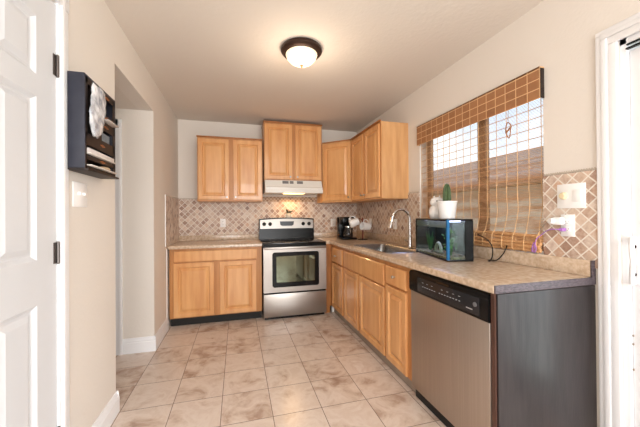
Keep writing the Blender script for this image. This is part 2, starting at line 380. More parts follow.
# ------------------------------------------------------------------ cabinets
def panel_door(x0, x1, z0, z1, name, parent, fr=.052, t=.019, mtl=None):
    """raised panel door facing -Y on the plane y=0"""
    b = B()
    R = [(0, 0), (0, -t+.003), (.003, -t), (fr-.006, -t), (fr-.001, -t+.006), (fr+.005, -t+.014), (fr+.011, -t+.014), (fr+.036, -t+.001), (fr+.039, -t+.001)]
    b.rings([(x0+i, x1-i, z0+i, z1-i, y) for i, y in R])
    return b.out(name, mtl or m_wood, parent, ang=25)
def slab_front(x0, x1, z0, z1, name, parent, t=.019):
    b = B(); b.rings([(x0+i, x1-i, z0+i, z1-i, y) for i, y in ((0, 0), (0, -t+.005), (.006, -t), (.007, -t))])
    return b.out(name, m_wood, parent, ang=25)
def knob(x, z, parent, y=-.019, r=.0125):
    b = B().lathe([(.006, 0), (.0055, .010), (r, .017), (r, .022), (r*.7, .027), (0, .028)], (x, y, z), 16, Matrix.Rotation(PI/2, 4, 'X'))
    return b.out('knob', m_nickel, parent)
def carcass(parent, w, d, z0, z1, mtl=m_frame, x0=0, top=False):
    b = B().box(x0, w, 0, .02, z0, z1).box(x0, x0+.018, .02, d, z0, z1).box(w-.018, w, .02, d, z0, z1).box(x0, w, d-.01, d, z0, z1).box(x0, w, .02, d, z0, z0+.018)
    if top: b.box(x0, w, .02, d, z1-.018, z1)
    return b.out('carcass', mtl, parent, smooth=False)

# left base cabinet
YF = 3.655
bc = thing('base_cabinet', (-.735, YF, 0), 'light maple base cabinet with two doors left of the range on a black plinth', 'cabinet')
carcass(bc, 1.012, YB-YF-.01, .095, .8745)
slab_front(.048, .955, .728, .848, 'drawer_front', bc)
panel_door(.044, .470, .108, .712, 'door', bc); panel_door(.535, .945, .108, .712, 'door', bc)
B().box(.004, 1.006, .045, .06, 0, .095).out('toe_kick', m_kick, bc, label='black toe kick')

# right-hand run: local x runs towards the camera, front faces -X
XF = 1.158
def run(name, ynear, yfar, label):
    t = thing(name, (XF, yfar, 0), label, 'cabinet', rz=-PI/2); return t, yfar-ynear
D = XR-XF-.01
rc, wd = run('base_cabinet', 3.185, 4.27, 'narrow maple corner base cabinet between the range and the sink cabinet')
carcass(rc, wd, D, .085, .8745)
lx = lambda y, yf: yf-y
slab_front(lx(3.60, 4.27), lx(3.215, 4.27), .665, .835, 'drawer_front', rc)
dA = panel_door(lx(3.60, 4.27), lx(3.215, 4.27), .095, .645, 'door', rc, fr=.045)
knob(lx(3.41, 4.27), .75, rc)
B().box(.62, wd, .026, .040, 0, .085).out('toe_kick', m_gkick, rc)
B().box(.60, .618, .0, .07, 0, .084, .002).out('foot', m_plate, rc, label='white end block of the toe kick')
# filler that faces the camera beside the range
B().box(4.27-3.665, 4.27-3.645, -.088, -.002, .085, .875).box(4.27-3.665, 4.27-3.645, -.088, -.03, 0, .09).out('filler_strip', m_woodd, rc)
rs_, wd = run('base_cabinet', 2.19, 3.183, 'maple sink base cabinet with one wide false drawer above two doors')
carcass(rs_, wd, D, .085, .8745)
slab_front(.035, 3.183-2.206, .665, .838, 'drawer_front', rs_)
panel_door(.035, .425, .095, .648, 'door', rs_); panel_door(.471, .977, .095, .648, 'door', rs_)
B().box(.0, wd, .026, .040, 0, .085).out('toe_kick', m_gkick, rs_)
rd, wd = run('base_cabinet', 1.815, 2.188, 'maple drawer base cabinet with one knobbed drawer beside the dishwasher')
carcass(rd, wd, D, .085, .8745)
slab_front(.015, .309, .700, .838, 'drawer_front', rd); panel_door(.015, .309, .095, .682, 'door', rd, fr=.05)
knob(.165, .772, rd)
B().box(.0, wd, .026, .040, 0, .085).out('toe_kick', m_gkick, rd)

# wall cabinets
def crown(w, z, parent, d=.33, h=.014):
    return B().box(-.006, w+.006, -.026, d, z, z+h, .003).out('top_moulding', m_woodd, parent)
def wallcab(x0, x1, z0, z1, label, doors, yf=3.97, kz=None):
    t = thing('wall_cabinet', (x0, yf, 0), label, 'cabinet'); w = x1-x0
    B().box(0, w, 0, YB-yf, z0, z1).out('carcass', m_ply, t, smooth=False)
    B().box(.0, w, -.003, 0, z0, z1).out('face_frame', m_frame, t, smooth=False)
    for i, (a, b_) in enumerate(doors):
        d = panel_door(a, b_, z0+.022, z1-.018, 'door', t)
        knob(b_-.026 if i == 0 else a+.026, z0+.055, d)
    crown(w, z1, t, YB-yf)
    return t
wallcab(-.478, .318, 1.425, 2.225, 'maple two-door wall cabinet left of the range hood above the left worktop', ((.012, .375), (.430, .785)))
wallcab(.338, 1.128, 1.700, 2.470, 'tall set maple two-door wall cabinet directly above the white range hood', ((.012, .372), (.415, .775)))
# right wall cabinet (two doors facing -X)
t = thing('wall_cabinet', (1.458, 3.672, 0), 'maple two-door wall cabinet on the right wall nearest the window', 'cabinet', rz=-PI/2)
w = 3.672-2.842
B().box(0, w, 0, XR-1.458, 1.412, 2.225).out('carcass', m_ply, t, smooth=False)
B().box(.0, w, -.003, 0, 1.412, 2.225).out('face_frame', m_frame, t, smooth=False)
for i, (a, b_) in enumerate(((.014, .385), (.425, .800))):
    d = panel_door(a, b_, 1.432, 2.205, 'door', t); knob(b_-.022 if i == 0 else a+.022, 1.475, d)
B().box(0, w+.004, -.026, .0, 2.225, 2.238, .003).out('top_moulding', m_woodd, t)
# diagonal corner cabinet
t = thing('wall_cabinet', (1.135, 3.972, 0), 'maple single-door diagonal wall cabinet in the back right corner', 'cabinet')
p = [(0, 0), (.322, -.298), (.640, -.298), (.640, .31), (0, .31)]
B().prism(p, 2, 1.415, 2.225).out('carcass', m_ply, t, smooth=False)
ang = math.atan2(-.298, .322); L = math.hypot(.322, .298)
d = panel_door(.012, L-.014, 1.437, 2.205, 'door', t); d.rotation_euler = (0, 0, ang); d.location = (-.0, -.0, 0)
knob(L-.042, 1.475, d)
q = [(-.006, -.0), (.0, -.026), (.312, -.322), (.322, -.298), (0, 0)]
B().prism([(-.004, -.018), (.318, -.316), (.330, -.298), (0, .01)], 2, 2.225, 2.238).out('top_moulding', m_woodd, t)

# ------------------------------------------------------------------ worktops
def front_profile(y0, out, z0=.875, z1=.914, r=.012):
    """section in (front axis, z): from the front edge 'out' back to y0"""
    s = 1 if y0 > out else -1
    P = [(y0, z0), (out+s*.004, z0), (out, z0+.006), (out, z1-r)]
    for k in range(1, 5): a = PI/2*k/4; P.append((out+s*(r-r*math.cos(a)), z1-r+r*math.sin(a)))
    P.append((y0, z1)); return P
ct = tag(B().prism(front_profile(YB-.009, 3.605), 0, XL+.009, .279).out('countertop', m_count, ang=30), 'short beige speckled worktop left of the range', 'countertop')
B().box(XL+.010, .279, YB-.028, YB-.009, .9145, .985, .003).out('backsplash_lip', m_count, ct)
SX0, SX1, SY0, SY1 = 1.215, 1.63, 2.28, 3.02     # sink cut-out
w = B().prism(front_profile(SX0, 1.128), 1, 1.114, YB-.009)
w.box(SX0, XR-.009, 1.114, SY0, .875, .914).box(SX0, XR-.009, SY1, YB-.009, .875, .914).box(SX1, XR-.009, SY0, SY1, .875, .914)
w.box(1.072, 1.13, 3.64, YB-.009, .875, .914)
ct2 = tag(w.out('countertop', m_count, ang=30), 'long beige speckled L-shaped worktop holding the sink and the fish tank', 'countertop')
B().box(XR-.028, XR-.009, 1.114, YB-.03, .9145, .998, .003).box(1.072, XR-.029, YB-.028, YB-.009, .9145, .985, .003).out('backsplash_lip', m_count, ct2)
B().box(1.134, XR-.002, 1.1045, 1.113, .8755, .9135, .001).box(XR-.029, XR-.002, 1.1045, 1.113, .9135, .998, .001).out('edge_band', m_lip, ct2, label='dark purplish end band')

# sink
sk = thing('kitchen_sink', (SX0-.012, SY0-.012, .9145), 'stainless steel sink set in the worktop under the faucet', 'sink')
sw, sl = SX1-SX0+.024, SY1-SY0+.024
b = B(); t = bmesh.new(); rs = []
def rrect(x0, x1, y0, y1, r, z, n=5):
    P = []
    for cx_, cy_, a0 in ((x1-r, y1-r, 0), (x0+r, y1-r, PI/2), (x0+r, y0+r, PI), (x1-r, y0+r, 1.5*PI)):
        for k in range(n+1): a = a0+PI/2*k/n; P.append((cx_+r*math.cos(a), cy_+r*math.sin(a), z))
    return P
for P in (rrect(0, sw, 0, sl, .03, 0), rrect(.002, sw-.002, .002, sl-.002, .03, .005), rrect(.018, sw-.075, .018, sl-.018, .05, .005), rrect(.022, sw-.08, .022, sl-.022, .05, -.004),
          rrect(.028, sw-.088, .03, sl-.03, .05, -.15), rrect(.05, sw-.11, .05, sl-.05, .05, -.168)):
    rs.append([t.verts.new(p) for p in P])
for a, b_ in zip(rs, rs[1:]):
    n = len(a)
    for k in range(n): t.faces.new((a[k], a[(k+1) % n], b_[(k+1) % n], b_[k]))
t.faces.new(rs[-1]); b.merge(t); b.out('basin', m_sink, sk, ang=40)
B().lathe([(0, .003), (.03, .003), (.042, .0)], (.18, .38, -.168), 20).out('drain', m_chrome, sk)

# faucet
fx, fy = 1.585, 2.52
fa = thing('faucet', (fx, fy, .9205), 'tall chrome gooseneck faucet with pull-down spray head behind the sink', 'faucet')
B().lathe([(.032, 0), (.032, .006), (.02, .016), (.0175, .05), (.0165, .11), (.013, .12), (0, .12)], n=22).out('body', m_chrome, fa)
pts = [(0, 0, .11), (0, 0, .25)]
for k in range(1, 13): a = PI*k/12*1.0; pts.append((-.095+.095*math.cos(a), .0, .265+.105*math.sin(a)))
pts.append((-.194, 0, .252))
B().tube(pts, .0125, 14).out('spout', m_chrome, fa)
B().tube([(-.195, 0, .255), (-.201, 0, .23), (-.210, 0, .195)], [.0145, .0165, .021], 14).out('spray_head', m_chrome, fa)
B().tube([(0, .017, .055), (0, .05, .06), (.0, .085, .075)], [.008, .006, .0065], 10).out('lever', m_chrome, fa)

# ------------------------------------------------------------------ dishwasher and end panel
dw = thing('dishwasher', (1.138, 1.808, 0), 'stainless steel dishwasher with a black control panel under the worktop', 'dishwasher', rz=-PI/2)
wD = 1.808-1.143
B().box(.004, wD-.004, .045, .60, .03, .868).out('tub_body', m_black, dw)
B().box(.002, wD-.002, 0, .044, .078, .728, .004).out('door', m_steelh, dw)
cp = B().prism([(.044, .730), (-.004, .730), (-.010, .745), (-.010, .848), (-.002, .864), (.044, .864)], 0, .0, wD).out('control_panel', m_black, dw, ang=25)
B().box(.10, wD-.05, -.0125, -.009, .745, .835, .001).out('fascia', mat('dark_fascia', rgb(34, 33, 36), .25), cp)
m_print = mat('grey_print', rgb(176, 176, 178), .6)
for n_, (i0, i1) in (('button_marks', (0, 6)), ('button_marks', (7, 15))):
    for i in range(i0, i1):
        x = .155+i*.023
        B().box(x, x+.010, -.0140, -.0128, .783, .787).out('button_mark', m_print, cp, smooth=False)
        if i % 2 == 0: B().box(x-.003, x+.010, -.0140, -.0128, .808, .810).out('button_mark', m_print, cp, smooth=False)
B().box(.530, .572, -.0140, -.0128, .765, .7695).out('printed_mark', m_print, cp, smooth=False)
B().box(.29, .40, -.0125, -.009, .838, .850).out('latch_recess', m_blackg, cp)
B().lathe([(.011, 0), (.011, .004), (.009, .006), (0, .006)], (.590, -.0125, .797), 18, Matrix.Rotation(PI/2, 4, 'X')).out('start_button', mat('grey_button', rgb(96, 96, 98), .4), cp)
B().box(.004, wD-.004, .03, .044, .002, .078).out('toe_kick', m_kick, dw)
ep = tag(B().box(1.142, XR-.002, 1.118, 1.140, 0, .8745).out('end_panel', m_panele, smooth=False), 'dark brown side panel closing the near end of the worktop run', 'panel')
B().box(1.150, XR-.002, 1.108, 1.1175, 0, .871, .001).out('laminate_sheet', m_panel, ep, label='worn glossy black laminate facing')

# ------------------------------------------------------------------ range
st = thing('range', (.287, 3.585, 0), 'stainless steel electric range with black glass top between the cabinets', 'stove')
sw_ = .777
B().box(.004, sw_-.004, .03, .66, .03, .895).out('body', m_black, st)
B().box(.0, sw_, -.012, .665, .893, .914, .004).out('cooktop', m_blackg, st)
m_burn = mat('burner_mark', rgb(70, 68, 68), .4)
for x, y, r in ((.2, .17, .10), (.58, .17, .075), (.2, .46, .075), (.58, .46, .10)):
    B().lathe([(r, 0), (r, .0006), (r-.004, .0006), (r-.004, 0)], (x, y, .9142), 40).out('burner_ring', m_burn, st)
# oven door: face with window hole
ox0, ox1, oz0, oz1 = .118, .668, .395, .790
b = B()
for x0, x1, z0, z1 in ((.004, ox0, .325, .858), (ox1, sw_-.004, .325, .858), (ox0, ox1, .325, oz0), (ox0, ox1, oz1, .858)): b.box(x0, x1, -.02, .028, z0, z1)
od = b.out('door', m_steel, st, smooth=False)
b = B(); t = bmesh.new(); rs = []
def rr2(x0, x1, z0, z1, r, y): return [(p[0], y, p[1]) for p in [(q[0], q[1]) for q in rrect(x0, x1, z0, z1, r, 0)]]
for P in (rr2(ox0-.012, ox1+.012, oz0-.012, oz1+.012, .03, -.019), rr2(ox0-.010, ox1+.010, oz0-.010, oz1+.010, .028, -.028), rr2(ox0+.036, ox1-.04, oz0+.045, oz1-.035, .012, -.028), rr2(ox0+.038, ox1-.042, oz0+.047, oz1-.037, .012, -.022)):
    rs.append([t.verts.new(p) for p in P])
for a, b_ in zip(rs, rs[1:]):
    n = len(a)
    for k in range(n): t.faces.new((a[k], a[(k+1) % n], b_[(k+1) % n], b_[k]))
b.merge(t); b.out('window_frame', m_black, od, ang=40)
m_ovg = mat('oven_window_glass', rgb(98, 102, 86), .04, .85, var=.15)
B().box(ox0+.03, ox1-.03, -.0235, -.018, oz0+.04, oz1-.03).out('oven_glass', m_ovg, od)
b = B().box(.012, sw_-.012, -.052, -.030, .838, .868, .008)
for x in (.03, sw_-.05): b.box(x, x+.02, -.034, -.018, .845, .862)
b.out('handle', m_steel, od)
B().box(.002, sw_-.002, -.016, .028, .862, .892).out('vent_strip', m_black, st)
B().box(.004, sw_-.004, -.018, .028, .035, .305, .004).out('drawer', m_steel, st)
B().box(.01, sw_-.01, -.006, .02, .303, .327).box(.02, sw_-.02, .02, .05, .0, .035).out('gap_trim', m_black, st)
# backguard
b = B().prism([(.60, .914), (.665, .914), (.665, 1.19), (.63, 1.19), (.612, 1.062)], 0, .0, sw_)
bg_ = b.out('backguard', m_black, st, smooth=False)
t = bmesh.new(); N = 16; top = []; bot = []
for i in range(N+1):
    x = .012+(sw_-.024)*i/N; h = .018*(1-((i/N-.5)*2)**2)
    bot.append((x, .606, 1.058)); top.append((x, .622, 1.178+h))
vb = [t.verts.new(p) for p in bot]; vt = [t.verts.new(p) for p in top]
vb2 = [t.verts.new((p[0], p[1]+.02, p[2])) for p in bot]; vt2 = [t.verts.new((p[0], p[1]+.03, p[2])) for p in top]
for i in range(N):
    t.faces.new((vb[i], vb[i+1], vt[i+1], vt[i])); t.faces.new((vt[i], vt[i+1], vt2[i+1], vt2[i])); t.faces.new((vb[i+1], vb[i], vb2[i], vb2[i+1])); t.faces.new((vb2[i+1], vb2[i], vt2[i], vt2[i+1]))
t.faces.new((vb[0], vt[0], vt2[0], vb2[0])); t.faces.new((vb[N], vb2[N], vt2[N], vt[N]))
b = B().merge(t); b.out('control_panel', m_steel, bg_, ang=30)
b = B()
for i in range(N):
    x = .0+sw_*i/N; x2 = sw_*(i+1)/N; h = .018*(1-((i/N-.5)*2)**2); h2 = .018*(1-(((i+1)/N-.5)*2)**2)
    b.prism([(x, 1.178+h), (x2, 1.178+h2), (x2, 1.192+h2), (x, 1.192+h)], 1, .612, .665)
b.out('top_cap', m_black, bg_, smooth=False)
yk = .606
for x in (.068, .150, .620, .705):
    b = B().lathe([(.026, 0), (.026, .004), (.020, .008), (.018, .026), (0, .027)], (x, yk+.006, 1.122), 20, Matrix.Rotation(PI/2+.12, 4, 'X')).box(x-.003, x+.003, yk-.026, yk-.005, 1.106, 1.140, .001)
    b.out('knob', m_black, bg_)
B().prism([(.285, 1.158), (.485, 1.158), (.478, 1.108), (.455, 1.094), (.315, 1.094), (.292, 1.108)], 1, .600, .618).out('display', mat('display_panel', rgb(40, 44, 52), .25), bg_)

# ------------------------------------------------------------------ range hood
hd = thing('range_hood', (.340, 3.80, 0), 'white under-cabinet range hood above the range', 'range hood')
b = B().prism([(0, 1.545), (0, 1.60), (.02, 1.612), (.06, 1.697), (.475, 1.697), (.475, 1.535)], 0, .0, .748)
b.out('shell', m_hood, hd, ang=20)
B().box(-.003, .751, -.008, .012, 1.528, 1.572, .004).out('front_lip', m_hood, hd)
m_grey = mat('grey_slots', rgb(126, 126, 126), .5)
for i in range(3):
    x = .222+i*.095
    B().prism([(.0385, 1.652), (.0545, 1.689), (.0570, 1.688), (.0410, 1.651)], 0, x, x+.08 if i != 1 else x+.05).out('vent_slot' if i != 1 else 'switch_panel', m_grey, hd)
lens = B().box(.25, .52, .06, .20, 1.526, 1.536, .002).out('lamp_lens', mat('warm_lamp_lens', rgb(255, 225, 170), .4, emit=(1, .62, .28, 1), estr=3), hd)
ld = bpy.data.lights.new('hood_bulb', 'AREA'); ld.size = .16; ld.size_y = .1; ld.shape = 'RECTANGLE'; ld.energy = 2.6; ld.color = (1, .6, .26)
lo = bpy.data.objects.new('hood_bulb', ld); COL.objects.link(lo); lo.location = (.72, 4.14, 1.522); lo.rotation_euler = (-.35, 0, 0)

# ------------------------------------------------------------------ ceiling lamp
cl = thing('ceiling_light', (.480, 2.235, ZC), 'flush dome ceiling light with frosted glass bowl and dark bronze ring', 'lamp'); cl.scale = (.91, .91, .92)
B().lathe([(0, 0), (.165, 0), (.172, -.012), (.172, -.028), (.160, -.042), (.142, -.05), (.128, -.05), (.128, -.044)], n=48).out('ring', m_bronze, cl)
gl = mat('lit_frosted_glass', rgb(255, 240, 215), .4, emit=(1, .80, .55, 1), estr=1.5)
n = gl.node_tree; tcn = n.nodes.new('ShaderNodeTexCoord'); zn = n.nodes.new('ShaderNodeTexNoise'); zn.inputs['Scale'].default_value = 9
rp = n.nodes.new('ShaderNodeMapRange'); rp.inputs['From Min'].default_value = .35; rp.inputs['From Max'].default_value = .65; rp.inputs['To Min'].default_value = .42; rp.inputs['To Max'].default_value = 1.15
n.links.new(tcn.outputs['Object'], zn.inputs['Vector']); n.links.new(zn.outputs['Fac'], rp.inputs['Value']); n.links.new(rp.outputs[0], n.nodes['Principled BSDF'].inputs['Emission Strength'])
B().lathe([(.130, -.046), (.132, -.055), (.122, -.082), (.098, -.108), (.064, -.127), (.03, -.136), (0, -.138)], n=48).out('glass_bowl', gl, cl)
B().lathe([(0, -.135), (.013, -.137), (.014, -.143), (.007, -.149), (.008, -.155), (0, -.162)], n=16).out('finial', m_copper, cl)
pl = bpy.data.lights.new('ceiling_bulb', 'POINT'); pl.energy = 6.5; pl.color = (1, .80, .60); pl.shadow_soft_size = .13
po = bpy.data.objects.new('ceiling_bulb', pl); COL.objects.link(po); po.location = (.480, 2.235, ZC-.31)

# ------------------------------------------------------------------ plates and outlets
def plate(name, loc, axis, w, h, label, cat, kind='outlet', grp=None):
    """axis: outward direction '-x', '+x' or '-y'"""
    rz = {'-y': 0, '-x': -PI/2, '+x': PI/2}[axis]
    t = thing(name, loc, label, cat, rz=rz, group=grp)
    B().box(-w/2, w/2, -.006, 0, -h/2, h/2, .002).out('cover_plate', m_plate, t)
    if kind == 'outlet':
        for z in (.02, -.02):
            s_ = B().box(-.0165, .0165, -.0085, -.005, z-.0135, z+.0135, .002).out('socket', m_plate, t)
            B().box(-.007, -.005, -.0092, -.008, z-.002, z+.007).box(.005, .007, -.0092, -.008, z-.002, z+.006).box(-.002, .002, -.0092, -.008, z-.009, z-.005).out('slot', m_black, s_)
    elif kind == 'toggle':
        B().box(-.005, .005, -.018, -.005, -.002, .012, .001).out('toggle', m_plate, t)
    elif kind == 'rocker':
        B().box(-.016, .016, -.0095, -.005, -.033, .033, .002).out('rocker', m_plate, t)
    return t
plate('light_switch', (XL+.0, 1.732, 1.352), '+x', .135, .12, 'white double toggle light switch on left wall below the letter rack', 'light switch', 'x')
sw0 = [o for o in bpy.data.objects if o.name.startswith('light_switch')][0]
for x in (-.023, .023): B().box(x-.005, x+.005, -.018, -.005, -.002, .012, .001).out('toggle', m_plate, sw0)
plate('wall_outlet', (-.192, YB-.008, 1.145), '-y', .072, .115, 'white outlet on the diamond tiles left of the range', 'outlet')
plate('wall_outlet', (1.385, YB-.008, 1.128), '-y', .08, .12, 'white outlet on the diamond tiles between the range and coffee maker', 'outlet')
plate('light_switch', (XR-.008, 3.792, 1.13), '-x', .075, .12, 'white rocker switch on right wall tiles beside the mugs', 'light switch', 'rocker')
plate('wall_outlet', (XR-.008, 3.125, 1.13), '-x', .085, .12, 'white outlet on right wall tiles behind the faucet', 'outlet')
dm = plate('dimmer_switch', (XR-.008, 1.214, 1.338), '-x', .145, .135, 'white double plate with a round cream dimmer knob right of the window', 'dimmer switch', 'x')
B().lathe([(.021, 0), (.020, .010), (.015, .018), (0, .019)], (-.036, -.005, .002), 24, Matrix.Rotation(PI/2, 4, 'X')).out('dimmer_knob', m_cream, dm, label='round cream knob')
B().box(.012, .056, -.0095, -.005, -.033, .033, .002).box(.018, .05, -.0105, -.009, -.030, -.026).out('rocker', m_plate, dm)
o2 = plate('wall_outlet', (XR-.008, 1.232, 1.175), '-x', .072, .122, 'white outlet near the door casing with two plugs in it', 'outlet')
ad = tag(B().box(XR-.060, XR-.0175, 1.235, 1.292, 1.178, 1.222, .012).cyl((XR-.04, 1.275, 1.20), (XR-.075, 1.285, 1.20), .016, n=16).out('plug_adapter', m_plate), 'small white rounded plug adapter in the upper socket below the dimmer', 'plug')
m_purple = mat('purple_cable', rgb(172, 120, 196), .5)
pg = thing('charging_cable', (XR-.0175, 1.245, 1.152), 'purple cable plugged in below the dimmer and hanging to the blind', 'cable')
B().box(-.030, 0, -.010, .010, -.009, .009, .003).out('plug', m_purple, pg)
c1 = [(-.03, 0, 0), (-.05, .03, .002), (-.045, .07, -.012), (-.035, .105, -.035), (-.035, .135, -.062), (-.03, .150, -.10), (-.028, .158, -.135), (-.034, .148, -.143), (-.030, .142, -.12), (-.03, .155, -.085), (-.034, .165, -.125), (-.036, .16, -.142)]
def smooth_path(P, n=6):
    P = [Vector(p) for p in P]; out = []
    for i in range(len(P)-1):
        a, b_, c_, d_ = P[max(i-1, 0)], P[i], P[i+1], P[min(i+2, len(P)-1)]
        for k in range(n):
            t = k/n; out.append(.5*((2*b_)+(c_-a)*t+(2*a-5*b_+4*c_-d_)*t*t+(3*b_-a-3*c_+d_)*t**3))
    out.append(P[-1]); return out
B().tube(smooth_path(c1), .0028, 8).out('cord', m_purple, pg)
wc = tag(B().tube(smooth_path([(XR-.055, 1.285, 1.195), (XR-.03, 1.31, 1.205), (XR-.018, 1.34, 1.195), (XR-.02, 1.365, 1.165), (XR-.034, 1.385, 1.13)]), .0016, 8).out('lamp_cord', mat('grey_cord', rgb(150, 140, 132), .5)), 'thin grey cord running from the white adapter behind the blind', 'cable')

# ------------------------------------------------------------------ bamboo blind
bl = thing('bamboo_blind', (XR, 2.0, WZ0), 'woven bamboo roman blind with a deep valance over the kitchen window', 'blind')
by0, by1 = 1.380-2.0, 2.628-2.0
def sheet_x(y, z):   # z above sill: the shade bellies out towards the bottom near the right
    k = max(0, (.45-z)/.45)
    return .012 - .030*k*k
def wave(y, z):
    k = max(0, (.55-z)/.55)
    return .010*k*math.sin(z*22+y*3)*(1.2 if y < 0 else .5)
sl = B()
def slat(z, th, y0=by0, y1=by1, dx=0, w=.0022, amp=.004):
    N = 14; t = sl.bm; L = []
    for i in range(N+1):
        y = y0+(y1-y0)*i/N
        k = max(0, (.5-z)/.5)
        zz = z+amp*k*math.sin(y*9+z*14)+.002*math.sin(y*23+z*40)*k
        x = sheet_x(y, z)+dx
        L.append([t.verts.new((x-w/2, y, zz-th/2)), t.verts.new((x+w/2, y, zz-th/2)), t.verts.new((x+w/2, y, zz+th/2)), t.verts.new((x-w/2, y, zz+th/2))])
    for a, b_ in zip(L, L[1:]):
        for k in range(4): t.faces.new((a[k], a[(k+1) % 4], b_[(k+1) % 4], b_[k]))
z = .03; i = 0
while z < .95:
    big = (i % 7 == 0)
    slat(z, .0060 if big else (.0026 if z > .5 else .0036))
    z += .0088; i += 1
sl.out('slats', m_bamboo, bl, smooth=False)
sl = B(); z = .012; i = 0
while z < .56:
    slat(z, .0028, dx=.016, amp=.010); z += .0097; i += 1
sl.out('folded_layer', m_bamboo, bl, smooth=False)
b = B(); ny = 16
for i in range(ny):
    y = by0+.012+(by1-by0-.024)*i/(ny-1)
    b.tube([(sheet_x(y, zz)-.0025, y+wave(y, zz), zz) for zz in [j*.03 for j in range(0, 33)]], .0022, 5)
b.out('strings', m_bamboo_l, bl)
m_val = brickmat('woven_valance', (1, 2), .0795, .0030, [rgb(148, 100, 64), rgb(168, 118, 78), rgb(158, 108, 70)], rgb(222, 180, 136), origin=(0, .0), noise=.3, nscale=40, hgt=.058, rough=.6, bump=.4)
v = B().box(-.035, -.028, by0-.018, by1+.004, .927, 1.117, .002).box(-.035, -.001, by1-.004, by1+.004, .927, 1.117).box(-.035, -.001, by0-.018, by1+.004, 1.109, 1.117)
v.out('valance', m_val, bl, smooth=False)
B().box(-.034, -.001, by0-.018, by0-.012, .930, 1.108).out('valance_end', m_slot, bl, label='dark end of the valance')
b = B()     # gathered folds along the bottom
for k in range(5):
    P = []
    for j in range(25):
        y = by0+(by1-by0)*j/24
        P.append((-.012-.014*math.sin(k*1.3+.5)-.006*math.sin(j*.9+k), y, .010+k*.022+.003*math.sin(y*8+k)))
    b.tube(P, .0125, 8)
b.out('bottom_fold', mat('light_bamboo', rgb(226, 178, 128), .6, col2=rgb(196, 144, 96), vscale=9, stretch=(1, 6, 30)), bl)
b = B()
for i in range(ny):
    y = by0+.012+(by1-by0-.024)*i/(ny-1)
    B().tube([(-.022, y, -.004), (-.040, y+.003, .012), (-.042, y, .05), (-.040, y-.002, .09), (-.018, y, .122)], .0028, 5).out('fold_string', m_bamboo_l, bl)
b = B(); yy = 1.60-2.0
b.tube([(-.012, yy, .95), (-.012, yy+.004, .855)], .0016, 6)
b.tube([(-.012, yy+.022*math.sin(a)*(1 if math.cos(a) > 0 else .7), .80+.052*math.cos(a)+.004*math.sin(3*a)) for a in [2*PI*k/20 for k in range(21)]], .0035, 6)
b.tube([(-.014, yy-.018, .815), (-.014, yy+.002, .80), (-.014, yy+.02, .785)], .006, 6)
b.out('lift_cord', mat('cord_tan', rgb(170, 120, 80), .7), bl)

# ------------------------------------------------------------------ aquarium and things on it
TA = Vector((1.388, 1.748)); ang = math.atan2(2.33-1.748, 1.520-1.388)-PI/2     # long side along local +Y
aq = thing('fish_tank', (TA.x, TA.y, .9145), 'small black framed fish tank with a blue corner strip on the worktop', 'aquarium', rz=ang)
aw, al, ah = .185, .590, .293
B().box(0, aw, 0, al, 0, .014, .002).box(.128, aw, -.001, .010, .012, ah-.012).box(aw-.006, aw, 0, al, .01, ah-.01).box(0, .008, al-.008, al, .01, ah-.01).out('frame', m_black, aq)
B().box(.010, aw, .0, al, ah-.012, ah, .002).box(0, .014, 0, al, ah-.014, ah, .002).out('lid', m_black, aq)
B().box(.001, .004, .001, al-.008, .014, ah-.014).box(.004, .128, .001, .004, .014, ah-.014).box(.004, aw-.006, al-.005, al-.001, .014, ah-.014).out('glass', m_tglass, aq)
B().box(-.002, .016, -.003, -.0005, .012, ah-.004).box(-.002, -.0, -.003, .012, .012, ah-.004).out('corner_strip', mat('blue_strip', rgb(6, 98, 152), .6), aq)
g = B(); g.box(.006, aw-.008, .006, al-.012, .0145, .028)
for i in range(90):
    x, y = rnd.uniform(.014, aw-.016), rnd.uniform(.014, al-.018)
    t = bmesh.new(); bmesh.ops.create_icosphere(t, subdivisions=1, radius=rnd.uniform(.004, .008)); g.merge(t, Matrix.Translation((x, y, .029)))
gr = g.out('gravel', mat('pale_gravel', rgb(150, 128, 104), .8, col2=rgb(78, 64, 52), vscale=60), aq); gr['kind'] = 'stuff'
wt = mat('tank_water', rgb(150, 190, 170), .02, trans=1, ior=1.05)
m_back = mat('dark_green_backing', rgb(14, 26, 16), .7, col2=rgb(6, 9, 7), vscale=9)
B().box(aw-.010, aw-.0065, .012, al-.012, .028, ah-.02).out('backing_film', m_back, aq)
B().box(.010, aw-.012, al-.012, al-.0065, .028, ah-.02).out('backing_film', m_back, aq)
B().box(.0045, .006, .006, al-.012, ah-.062, ah-.014).out('frosted_band', mat('frosted_grey_band', rgb(150, 146, 150), .3, trans=.6), aq)
B().box(.04, .15, .10, .50, ah-.022, ah-.0125, .002).out('lamp_strip', mat('violet_tank_lamp', rgb(210, 200, 255), .4, emit=(.62, .55, 1, 1), estr=9), aq)
R3 = Matrix.Rotation(ang, 4, 'Z'); T3 = Matrix.Translation((TA.x, TA.y, .9145))
def tankpt(x, y, z): return (T3 @ R3 @ Vector((x, y, z)))
pl_ = thing('aquarium_plant', tankpt(.07, .10, .030), 'bushy green water plant behind the blue strip in the fish tank', 'plant', rz=ang)
b = B(); st_ = B()
